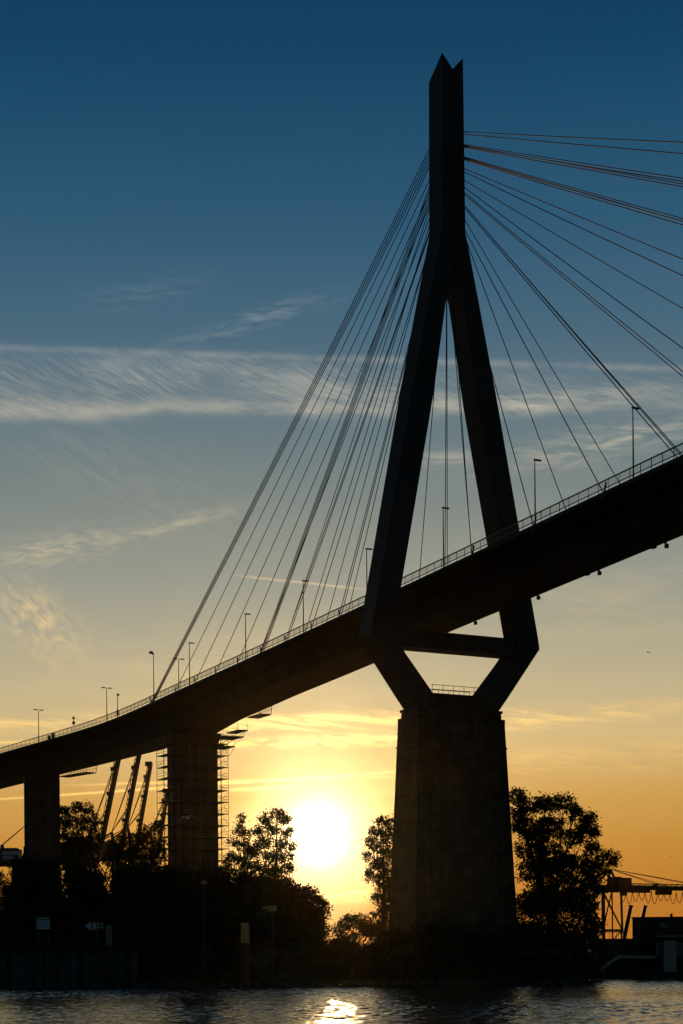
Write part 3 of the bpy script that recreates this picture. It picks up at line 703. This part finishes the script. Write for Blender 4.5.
# rank grass and reeds at the water's edge: uncountable
rng = np.random.default_rng(5); V = []; Fc = []
for i in range(5200):
    x = rng.uniform(-27, 34); sh = float(shore(np.array([x]))[0]); y = sh + rng.uniform(-.2, 7.5); z = gz(x, y); h = rng.uniform(.5, 1.5); k = len(V); w = rng.uniform(.03, .09); a = rng.uniform(0, 3.14); b_ = rng.normal(0, .25)
    V += [(x - w * math.cos(a), y - w * math.sin(a), z - .1), (x + w * math.cos(a), y + w * math.sin(a), z - .1), (x + b_, y + rng.normal(0, .2), z + h)]; Fc.append((k, k + 1, k + 2))
mb = MB(); mb.v = V; mb.f = Fc; tag(mb.build('bank_grass', M['leaf']), 'rank grass and reeds along the water edge', None, None, 'stuff')
rng = np.random.default_rng(6); mb = MB()
for i in range(900):
    x = rng.uniform(-27, 37); sh = float(shore(np.array([x]))[0]); y = sh + rng.uniform(-1.6, 1.8); r_ = rng.uniform(.15, .42); z = gz(x, y) + .05
    th = rng.uniform(0, 6.28); pts = []
    for dz_, rr in ((-r_ * .6, .8), (r_ * .1, 1.0), (r_ * .6, .55)):
        for j in range(5): a = th + j * 1.2566; q = r_ * rr * rng.uniform(.75, 1.2); pts.append((x + q * math.cos(a), y + q * math.sin(a), z + dz_ + rng.uniform(-.06, .06)))
    k = len(mb.v); mb.v += pts
    for l_ in range(2):
        for j in range(5): mb.f.append((k + l_ * 5 + j, k + l_ * 5 + (j + 1) % 5, k + l_ * 5 + 5 + (j + 1) % 5, k + l_ * 5 + 5 + j))
    mb.f.append(tuple(k + 10 + j for j in range(5)))
tag(mb.build('bank_rubble', M['stone']), 'rubble stones at the foot of the bank', None, None, 'stuff')

# ------------------------------------------------------------------ left quay, signs, piles
qx0, qx1 = -75.0, -27.2
qw = empty('quay_wall', (-44, 228.4, 0)); tag(qw, 'stained concrete quay wall at the left bank below the signs', 'quay wall')
MB().box(((qx0 + qx1) / 2, 228.6, 1.2), (qx1 - qx0, 1.2, 7.0)).build('wall', M['quay'], qw)
MB().box(((qx0 + qx1) / 2, 228.5, 4.86), (qx1 - qx0 + .1, 1.6, .32)).build('coping', M['concrete'], qw)
for x in np.arange(qx0 + 2, qx1, 3.2): MB().box((x, 227.86, 1.9), (.34, .32, 5.5)).build('fender', M['wood'], qw)
mb = MB()
for x in np.arange(qx0 + 1, qx1, 2.0): mb.bar((x, 228.6, 5.02), (x, 228.6, 6.1), .06)
for z in (5.55, 6.1): mb.bar((qx0, 228.6, z), (qx1, 228.6, z), .06)
mb.build('railing', M['rail'], qw)

def board_sign():
    Y = 229.6; c = at(43.3, 924.5, Y); o = empty('notice_board', (c.x, Y, 4.7)); tag(o, 'white notice board with dark lines and a hood on the quay', 'notice board')
    w = 13.2 * Y / F; h = 9.6 * Y / F
    for q in (-.38, .38): MB().tube([(c.x + q * w, Y + .12, 4.6), (c.x + q * w, Y + .12, c.z + h / 2)], .06, 8).build('post', M['rail'], o)
    bd = MB().box((c.x, Y, c.z), (w, .08, h)).build('board', M['white'], o)
    mb = MB()
    for k, zz in enumerate((.24, .02, -.24)):
        for q in range(6):
            L_ = w * random.Random(k * 9 + q).uniform(.05, .11); mb.box((c.x - w * .40 + q * w * .135 + L_ / 2, Y - .046, c.z + zz * h), (L_, .008, h * .085))
    mb.build('lettering', M['bluepaint'], bd)
    MB().hexa([Vector(p) for p in ((c.x - w * .5, Y - .35, c.z + h * .58), (c.x + w * .5, Y - .35, c.z + h * .58), (c.x + w * .5, Y + .1, c.z + h * .58), (c.x - w * .5, Y + .1, c.z + h * .58),
        (c.x - w * .42, Y - .1, c.z + h * .74), (c.x + w * .42, Y - .1, c.z + h * .74), (c.x + w * .42, Y + .1, c.z + h * .74), (c.x - w * .42, Y + .1, c.z + h * .74))]).build('hood', M['pale'], o)
board_sign()
def text(body, size, loc, m, parent, name='lettering'):
    cu = bpy.data.curves.new(name, 'FONT'); cu.body = body; cu.size = size; cu.align_x = 'CENTER'; cu.align_y = 'CENTER'; cu.extrude = .012; cu.offset = size * .012
    tmp = bpy.data.objects.new(name, cu); COL.objects.link(tmp); bpy.context.view_layer.update()
    me = bpy.data.meshes.new_from_object(tmp.evaluated_get(bpy.context.evaluated_depsgraph_get())); bpy.data.objects.remove(tmp)
    me.materials.clear(); me.materials.append(m); o = bpy.data.objects.new(name, me); COL.objects.link(o)
    o.rotation_euler = (R(90), 0, 0); o.parent = parent; o.location = Vector(loc) - chain_loc(parent); return o
def arrow_sign():
    Y = 229.7; c = at(97.5, 926, Y); k = Y / F; o = empty('waterway_sign', (c.x, Y, 4.7)); tag(o, 'red-framed waterway sign with number and a white arrow pointing left', 'waterway sign')
    MB().tube([(c.x, Y + .15, 4.6), (c.x, Y + .15, c.z + 6 * k)], .08, 8).build('post', M['rail'], o)
    w, h = 12.4 * k, 9.4 * k
    fr = MB()
    for z in (-1, 1): fr.box((c.x, Y, c.z + z * (h / 2 - .09)), (w, .1, .18))
    for x in (-1, 1): fr.box((c.x + x * (w / 2 - .09), Y, c.z), (.18, .1, h - .362))
    fr.build('frame', M['red'], o)
    MB().box((c.x - w * .25, Y + .01, c.z), (w * .5 - .18, .07, h - .362)).build('white_panel', M['white'], o)
    bp = MB().box((c.x + w * .25, Y + .01, c.z), (w * .5 - .184, .07, h - .362)).build('black_panel', M['black'], o)
    MB().loft([[Vector((c.x + x * w, Y - .04 + q, c.z + z * h)) for x, z in ((-.13, 0), (.0, .30), (.0, -.30))] for q in (0, .012)]).build('notch', M['black'], o)
    text('25', .95, (c.x + w * .21, Y - .05, c.z), M['white'], bp)
    a0 = c.x - w / 2 - .03
    MB().loft([[Vector((a0 + x, Y - .03 + q, c.z + z)) for x, z in ((0, 4.6 * k), (0, -4.6 * k), (-6.4 * k, 0))] for q in (0, .08)]).build('arrow', M['white'], o)
    MB().bar((c.x - .8, Y - .5, c.z + 7.1 * k), (c.x + .8, Y - .5, c.z + 7.1 * k), .06).build('lamp_bar', M['rail'], o)
    MB().bar((c.x, Y + .15, c.z + 5.9 * k), (c.x, Y - .5, c.z + 7.1 * k), .06).build('lamp_arm', M['rail'], o)
    for q in (-.8, .8): MB().tube([(c.x + q, Y - .5, c.z + 6.7 * k), (c.x + q, Y - .5, c.z + 7.5 * k)], [.14, .08], 8).build('lamp_shade', M['yellow'], o)
arrow_sign()
def pile(x, ytop, yp, Y, r, label, cap='yellow', zb=-2.3):
    a = at(x, ytop, Y); b_ = at(x, yp, Y); o = empty('mooring_pile', (a.x, Y, zb)); tag(o, label, 'pile')
    MB().tube([(a.x, Y, zb), (a.x, Y, (zb + b_.z) / 2), (a.x, Y, b_.z)], [r * 1.04, r, r], 14).build('shaft', M['wood'], o, True)
    MB().tube([(a.x, Y, b_.z + .002), (a.x, Y, a.z - .05), (a.x, Y, a.z)], [r * 1.03, r * 1.03, r * .85], 14).build('cap', M[cap], o)
pile(245, 923, 943, 219, .52, 'long mooring pile with pale top standing in the water')
pile(109, 925, 945, 226.6, .40, 'mooring pile with faded yellow top at the quay end')
def navlight(x, ytop, Y, label, head):
    a = at(x, ytop, Y); g0 = gz(a.x, Y); o = empty('navigation_light', (a.x, Y, g0 - .1)); tag(o, label, 'navigation light')
    MB().tube([(a.x, Y, g0 - .1), (a.x, Y, a.z)], [.17, .14], 8).build('post', M['wood'], o)
    if head == 'box':
        MB().box((a.x, Y, a.z + .35), (1.25, .5, .7)).build('light_box', M['yellow'], o); MB().box((a.x - .95, Y, a.z + .45), (.5, .1, .35)).build('arrow_tab', M['yellow'], o)
    else: MB().tube([(a.x, Y, a.z), (a.x, Y, a.z + .3), (a.x, Y, a.z + .45)], [.3, .34, .2], 10).build('lantern', M['yellow'], o)
navlight(272, 911, 226.5, 'post with a square yellowish light box before the round tree', 'box')
navlight(204, 884, 226.5, 'tall thin post with small round lantern before the scaffolded pier', 'round')

# ------------------------------------------------------------------ right quay building
Yb = 271.0
def X_(x, Y=Yb): return at(x, 945, Y).x
def Z_(y, Y=Yb, x=655): return at(x, y, Y).z
bl = empty('harbour_building', (X_(668), Yb, 0)); tag(bl, 'dark flat-roofed harbour building with pale pillar on the right bank', 'building')
xl, xr = X_(632.5), X_(632.5) + 26
zr, zm, zq = Z_(918), Z_(944), Z_(956)
SK = 1.05
def slab(x0, x1, y0, y1, z0, z1): return MB().hexa([Vector(p) for z in (z0, z1) for p in ((x0, y0, z), (x1, y0, z), (x1 * SK, y1, z), (x0 * SK, y1, z))])
wl_ = slab(xl, xr, Yb, Yb + 10, zm, zr).build('wall', M['dark'], bl)
slab(xl - .2, xr + .2, Yb - .2, Yb + 10, zr + .002, zr + .18).build('roof', M['dark'], bl)
MB().box(((X_(653) + xr) / 2, Yb - .35, Z_(936.4)), (xr - X_(653), .7, .16)).build('ledge', M['pale'], bl)
xlow = X_(655)
slab(xlow, xr, Yb + .3, Yb + 9.6, -.6, zm - .003).build('lower_wall', M['dark'], bl)
MB().box(((X_(663) + X_(675.5)) / 2, Yb - .22, (Z_(941) + .1) / 2), (X_(675.5) - X_(663), 1.0, Z_(941) - .1)).build('pillar', M['pale'], bl)
for xa, xb in ((656, 662), (677, 690), (696, 710)):
    fr = MB().box(((X_(xa) + X_(xb)) / 2, Yb - .03, Z_(949)), (X_(xb) - X_(xa), .12, 1.9)).build('window', M['pale'], bl)
    MB().box(((X_(xa) + X_(xb)) / 2, Yb - .10, Z_(949)), (X_(xb) - X_(xa) - .16, .04, 1.74)).build('pane', M['glass'], fr)
MB().tube([(X_(674), Yb + 2, zr), (X_(674), Yb + 2, zr + .6), (X_(674) - .05, Yb + 2, zr + .7)], [.22, .22, .3], 8).build('vent', M['dark'], bl)
text('3851', .95, (X_(664.5), Yb - .02, Z_(925.5)), M['pale'], wl_)
# loading platform with ramp
pf = empty('loading_platform', (X_(625), Yb, 0)); tag(pf, 'concrete platform with sloping pale ramp edge beside the harbour building', 'platform')
def XZ(x, y): q = at(x, y, Yb - 1.2); return Vector((q.x, 0, q.z))
mb = MB(); pts = [XZ(596, 971), XZ(619, 955), XZ(655, 955.5)]; lo = [XZ(596, 975), XZ(619, 958.5), XZ(655, 958.5)]
ringA = [p + Vector((0, Yb - 1.2, 0)) for p in pts] + [p + Vector((0, Yb - 1.2, 0)) for p in reversed(lo)]
mb.loft([ringA, [p + Vector((0, 1.0, 0)) for p in ringA]]); mb.build('ramp_edge', M['pale'], pf)
MB().box(((X_(608) + xl) / 2, Yb + 2.9, Z_(955) / 2 - .5), (X_(655) - X_(608) - .2, 5.8, Z_(955) + 1)).build('base', M['dark'], pf)
MB().box(((X_(596) + X_(666)) / 2, Yb + 7.5, Z_(938) / 2), (X_(666) - X_(596), 3, Z_(938))).build('back_wall', M['quay'], pf)
mb = MB()
for x in np.arange(X_(600), X_(632), 1.1): mb.bar((x, Yb + 4.2, Z_(938)), (x, Yb + 4.2, Z_(938) + 1.0), .06)
mb.bar((X_(600), Yb + 4.2, Z_(938) + 1), (X_(632), Yb + 4.2, Z_(938) + 1), .06); mb.build('railing', M['rail'], pf)
rq = MB().box((X_(655) + 12, Yb - .1 - 1.0, .1), (48, 1.4, 1.6)).build('quay_wall', M['dark']); tag(settle(rq), 'low dark quay wall at the waterline under the harbour building', 'quay wall')
for xa, ya, xb, yb, lab, w in ((625.5, 932, 630.8, 906, 'slanting dark spar left of the harbour building', .38), (642.7, 917.6, 645.3, 906, 'slanting dark spar rising behind the roof of the harbour building', .36)):
    a, b_ = at(xa - (xb - xa) / (ya - yb) * 14, ya + 14, Yb + 14), at(xb, yb, Yb + 14); o = empty('spar', (a.x, Yb + 14, gz(a.x, Yb + 14))); tag(o, lab, 'spar', 'slanting spars by the harbour building')
    MB().tube([a - (b_ - a) * .12, a.lerp(b_, .6), b_], [w, w * .95, w * .85], 8).build('shaft', M['dark'], o); MB().tube([b_ - (b_ - a) * .02, b_ + (b_ - a) * .02], [w * 1.15, w * 1.1], 8).build('head', M['dark'], o)
b_ = at(621, 925, Yb + 7); o = empty('quay_lamp', (b_.x, Yb + 7, Z_(938))); tag(o, 'short lamp standard on the platform wall left of the first spar', 'lamp')
MB().tube([(b_.x, Yb + 7, Z_(938)), (b_.x, Yb + 7, b_.z)], .09, 6).build('pole', M['lamp'], o); MB().tube([(b_.x, Yb + 7, b_.z - .5), (b_.x, Yb + 7, b_.z)], [.25, .2], 8).build('lamp_head', M['pale'], o)

# ------------------------------------------------------------------ container cranes
def container_crane(loc, label, zg, up, boom_len, mats, heading=0.0, house=True, loops=0, bw=3.0, span=26, group=None, legs=True, backreach=22, panel=False, apex_h=24, house_x=None, deep=0.0):
    """zg: girder height; up: boom angle above the horizontal in degrees; the boom points along +x before heading"""
    o = empty('container_crane', tuple(loc), heading); tag(o, label, 'crane', group)
    g0 = Vector(loc); Rz = Matrix.Rotation(heading, 3, 'Z')
    def L(x, y, z): return g0 + Rz @ Vector((x, y, z))
    mm, hm = M[mats[0]], M[mats[1]]
    for x in (0, -span):
        for y in (-8, 8): MB().bar(L(x, y, 0), L(x + (0 if x else -.6), y * .92, zg - 1.5), 1.3, 1.3).build('leg', mm, o)
    for y in (-8, 8):
        MB().bar(L(-.3, y, zg * .32), L(-span, y, zg * .32), 1.1, 1.5).build('portal_beam', mm, o)
        MB().bar(L(-.3, y * .97, zg * .34), L(-span, y * .93, zg - 2), .7, .7).build('brace', mm, o)
        MB().bar(L(-span, y * .97, zg * .34), L(-span * .5, y * .93, zg - 2), .6, .6).build('brace', mm, o)
    if loops:
        for y in (-8, 8):
            MB().bar(L(-span * .5, y * .95, 0), L(-span * .5, y * .92, zg - 2), .8, .8).build('mid_post', mm, o)
            MB().bar(L(-span, y * .97, 1), L(-.3, y * .97, zg * .32), .5, .5).build('brace', mm, o)
        MB().bar(L(0, -7.5, zg * .33), L(0, 7.5, zg - 3), .5, .5).build('brace', mm, o)
    gb = MB()
    for y in (-3, 3): gb.bar(L(-span - backreach, y, zg), L(1.5, y, zg), 1.2, 2.2)
    for x in np.arange(-span - backreach, 1, 6.0): gb.bar(L(x, -3, zg), L(x, 3, zg), .6, .8)
    gb.build('girder', mm, o)
    apex = L(-2, 0, zg + apex_h); hx_ = -span - 6 if house_x is None else house_x
    if deep: MB().box(L(deep / 2 - span / 2, 0, zg - .4), (deep + span, 5.4, 4.2), heading).build('main_girder', mm, o)
    for y in (-5, 5): MB().bar(L(0, y, zg), apex, 1.1, 1.1).build('apex_leg', mm, o)
    MB().bar(L(-span, 0, zg), apex, .8, .8).build('apex_leg', mm, o)
    c, s_ = math.cos(R(up)), math.sin(R(up)); hz = zg + .4
    bm = MB(); tip = (2 + c * boom_len, hz + s_ * boom_len); dvx, dvz = c, s_; nx, nz = -s_, c
    for y in (-2.4, 2.4):
        bm.bar(L(2, y, hz), L(tip[0], y, tip[1]), .9, bw * .62, up=(nx, 0, nz) if heading == 0 else tuple(Rz @ Vector((nx, 0, nz))))
        for k in range(int(boom_len // 5)):
            q = k * 5; bm.bar(L(2 + dvx * q + nx * bw * .3, y, hz + dvz * q + nz * bw * .3), L(2 + dvx * (q + 2.5) + nx * bw * .62, y, hz + dvz * (q + 2.5) + nz * bw * .62), .25, .25)
            bm.bar(L(2 + dvx * (q + 2.5) + nx * bw * .62, y, hz + dvz * (q + 2.5) + nz * bw * .62), L(2 + dvx * (q + 5) + nx * bw * .3, y, hz + dvz * (q + 5) + nz * bw * .3), .25, .25)
        bm.bar(L(2 + nx * bw * .62, y, hz + nz * bw * .62), L(tip[0] + nx * bw * .62, y, tip[1] + nz * bw * .62), .25, .25)
    for k in range(int(boom_len // 7) + 1): q = k * 7; bm.bar(L(2 + dvx * q, -2.4, hz + dvz * q), L(2 + dvx * q, 2.4, hz + dvz * q), .5, .8)
    for q, w_ in ((.35, 1.6), (.62, 1.4), (.84, 1.8), (.985, 2.2)): bm.box(L(2 + dvx * boom_len * q + nx * bw * .5, 0, hz + dvz * boom_len * q + nz * bw * .5), (w_ * 1.6, 3, w_))
    bm.build('boom', mm, o)
    for q in (.45, .88):
        for y in (-2.2, 2.2): MB().bar(apex, L(2 + dvx * boom_len * q + nx, y, hz + dvz * boom_len * q + nz), .22, .3).build('forestay', mm, o)
    for y in (-2.2, 2.2): MB().bar(apex, L(-span - backreach + 3, y, zg + 1), .25, .3).build('backstay', mm, o)
    if house:
        hh = 4.4 if loops else 6.2
        hs = MB().box(L(hx_, 0, zg + 1.5 + hh / 2), (12, 8, hh), heading).build('machinery_house', hm, o)
        MB().box(L(hx_, 0, zg + 1.85 + hh), (9, 6, .7), heading).build('roof', hm, hs)
        if panel:
            MB().box(L(-span - 4.4, -4.06, zg + 5.6), (8.6, .1, 2.0), heading).build('panel', M['panel'], hs)
            MB().box(L(-span - 4.4, -4.06, zg + 3.2), (8.6, .1, 1.9), heading).build('panel', M['panel'], hs)
            MB().box(L(-span - 9.5, -1, zg + 8.9), (1.5, 1.5, 2.6), heading).build('chimney', hm, hs)
    MB().box(L(8, 0, zg - 3.0), (3.2, 3, 2.8), heading).build('operator_cab', hm, o) if up < 30 else None
    for k in range(loops):
        x0 = 2 + k * 5.0; pts = [L(x0 + 5.0 * q, -3.4, zg - 1.6 - (6.4 + 1.2 * math.sin(k * 1.7)) * (1 - (2 * q - 1) ** 2) ** .8) for q in np.linspace(0, 1, 13)]
        MB().tube(pts, .2, 5).build('festoon_loop', mm, o)
    if loops:
        MB().box(L(40, 0, zg - 2.2), (9, 5, 2.6), heading).build('trolley', mm, o)
        for q in range(7): MB().bar(L(26 + q * 4.5, -3.0, zg + .6), L(26 + q * 4.5, -3.0, zg + 2.2 + (q % 3) * .5), .3).build('rail_post', mm, o)
    return o
grp = 'container cranes with raised booms'
for hx, hy, tx, ty, Y, lab, bw in ((98, 862, 120, 752, 800, 'leftmost of the container cranes with raised boom beyond the trees', 4.0), (120, 858, 140, 751, 840, 'middle container crane with raised boom reaching highest under the deck', 3.8),
        (136, 852, 151, 763, 880, 'container crane with shorter raised boom left of the scaffold', 3.5), (158, 856, 168, 790, 940, 'crane boom peeping out behind the left side of the scaffold', 3.4)):
    h_, t_ = at(hx, hy, Y), at(tx, ty, Y); up = math.degrees(math.atan2(t_.z - h_.z, t_.x - h_.x)); zg0 = 5.0
    container_crane((h_.x - 2, Y, zg0), lab, h_.z - zg0 - .4, up, (t_ - h_).length, ('crane', 'crane'), 0.0, True, 0, bw * .62, 20, grp, True, 10, False, 13)
h_ = at(613, 888, 1000)
container_crane((h_.x, 1000, 5.0), 'container crane with lowered boom and hanging cable loops at the right', h_.z - 5, 0.0, 88, ('crane_red', 'crane_red'), R(33), True, 14, 3.8, 15, None, True, 6, False, 11, 5.0, 27.0)
h_ = at(38, 864, 905)
container_crane((h_.x, 905, 5.0), 'blue crane with pale panelled machinery house at the left edge', h_.z - 5, 86.0, 34, ('crane', 'crane_blue'), 0.0, True, 0, 3.0, 9, None, True, 24, True)

# ------------------------------------------------------------------ birds
def bird(x, y, Y, span, dih, label, m, yaw=0.0, roll=0.0):
    c = at(x, y, Y); o = empty('flying_bird', tuple(c), 0); tag(o, label, 'bird')
    mb = MB(); Rm = Matrix.Rotation(yaw, 3, 'Z') @ Matrix.Rotation(roll, 3, 'Y'); L_ = span * .42
    prof = [(-.55, .004), (-.42, .035), (-.2, .085), (.05, .105), (.25, .09), (.36, .055), (.44, .058), (.5, .035), (.58, .006)]
    mb.loft([[c + Rm @ Vector((rr * L_ * math.cos(a) * .9, q * L_, rr * L_ * math.sin(a) * .8 + (.02 * L_ if q > .35 else 0))) for a in np.linspace(0, 2 * math.pi, 9)[:-1]] for q, rr in prof])
    for sd in (-1, 1):
        sec = [(0.02, .0, .13, .02), (.22, dih * .20, .14, .03), (.42, dih * .24, .12, -.0), (.72, dih * .12, .085, -.07), (1.0, dih * -.04, .012, -.17)]
        rings = []
        for q, zz, ch, sw in sec:
            X = sd * q * span / 2; rings.append([c + Rm @ Vector((X, (sw + ch) * span * .75, zz * span)), c + Rm @ Vector((X, (sw + ch * .3) * span * .75, zz * span + .012 * span)), c + Rm @ Vector((X, (sw - ch) * span * .75, zz * span)), c + Rm @ Vector((X, (sw + ch * .3) * span * .75, zz * span - .006 * span))])
        mb.loft(rings)
    mb.build('body', m, o)
bird(187.5, 818.5, 130, 1.45, .55, 'pale gull gliding in front of the scaffolded pier', M['feather'], R(35), R(-8))
bird(648, 652.5, 230, .9, .4, 'tiny dark bird in the open sky right of the pylon', M['feather_dark'], R(60))
bird(671.5, 857, 230, 1.0, .25, 'tiny dark bird above the lowered crane boom', M['feather_dark'], R(10))

# ------------------------------------------------------------------ added as lens-flare veil: one closed box of thin haze round the whole place
HAZE = 2.0e-6
hm_ = bpy.data.materials.new('flare_haze'); hm_.use_nodes = True; ht = hm_.node_tree
for n_ in list(ht.nodes):
    if n_.type == 'BSDF_PRINCIPLED': ht.nodes.remove(n_)
pv = ht.nodes.new('ShaderNodeVolumePrincipled'); pv.inputs['Density'].default_value = HAZE; pv.inputs['Color'].default_value = (1.0, .66, .27, 1); pv.inputs['Anisotropy'].default_value = .95  # amber tint and tight forward scatter imitate warm flare near the sun
ht.links.new(pv.outputs[0], [n_ for n_ in ht.nodes if n_.type == 'OUTPUT_MATERIAL'][0].inputs['Volume'])
tag(MB().box((0, 540, 70), (1500, 1300, 147)).build('haze', hm_), 'thin warm-tinted haze over the river, added to imitate lens flare', None, None, 'stuff')
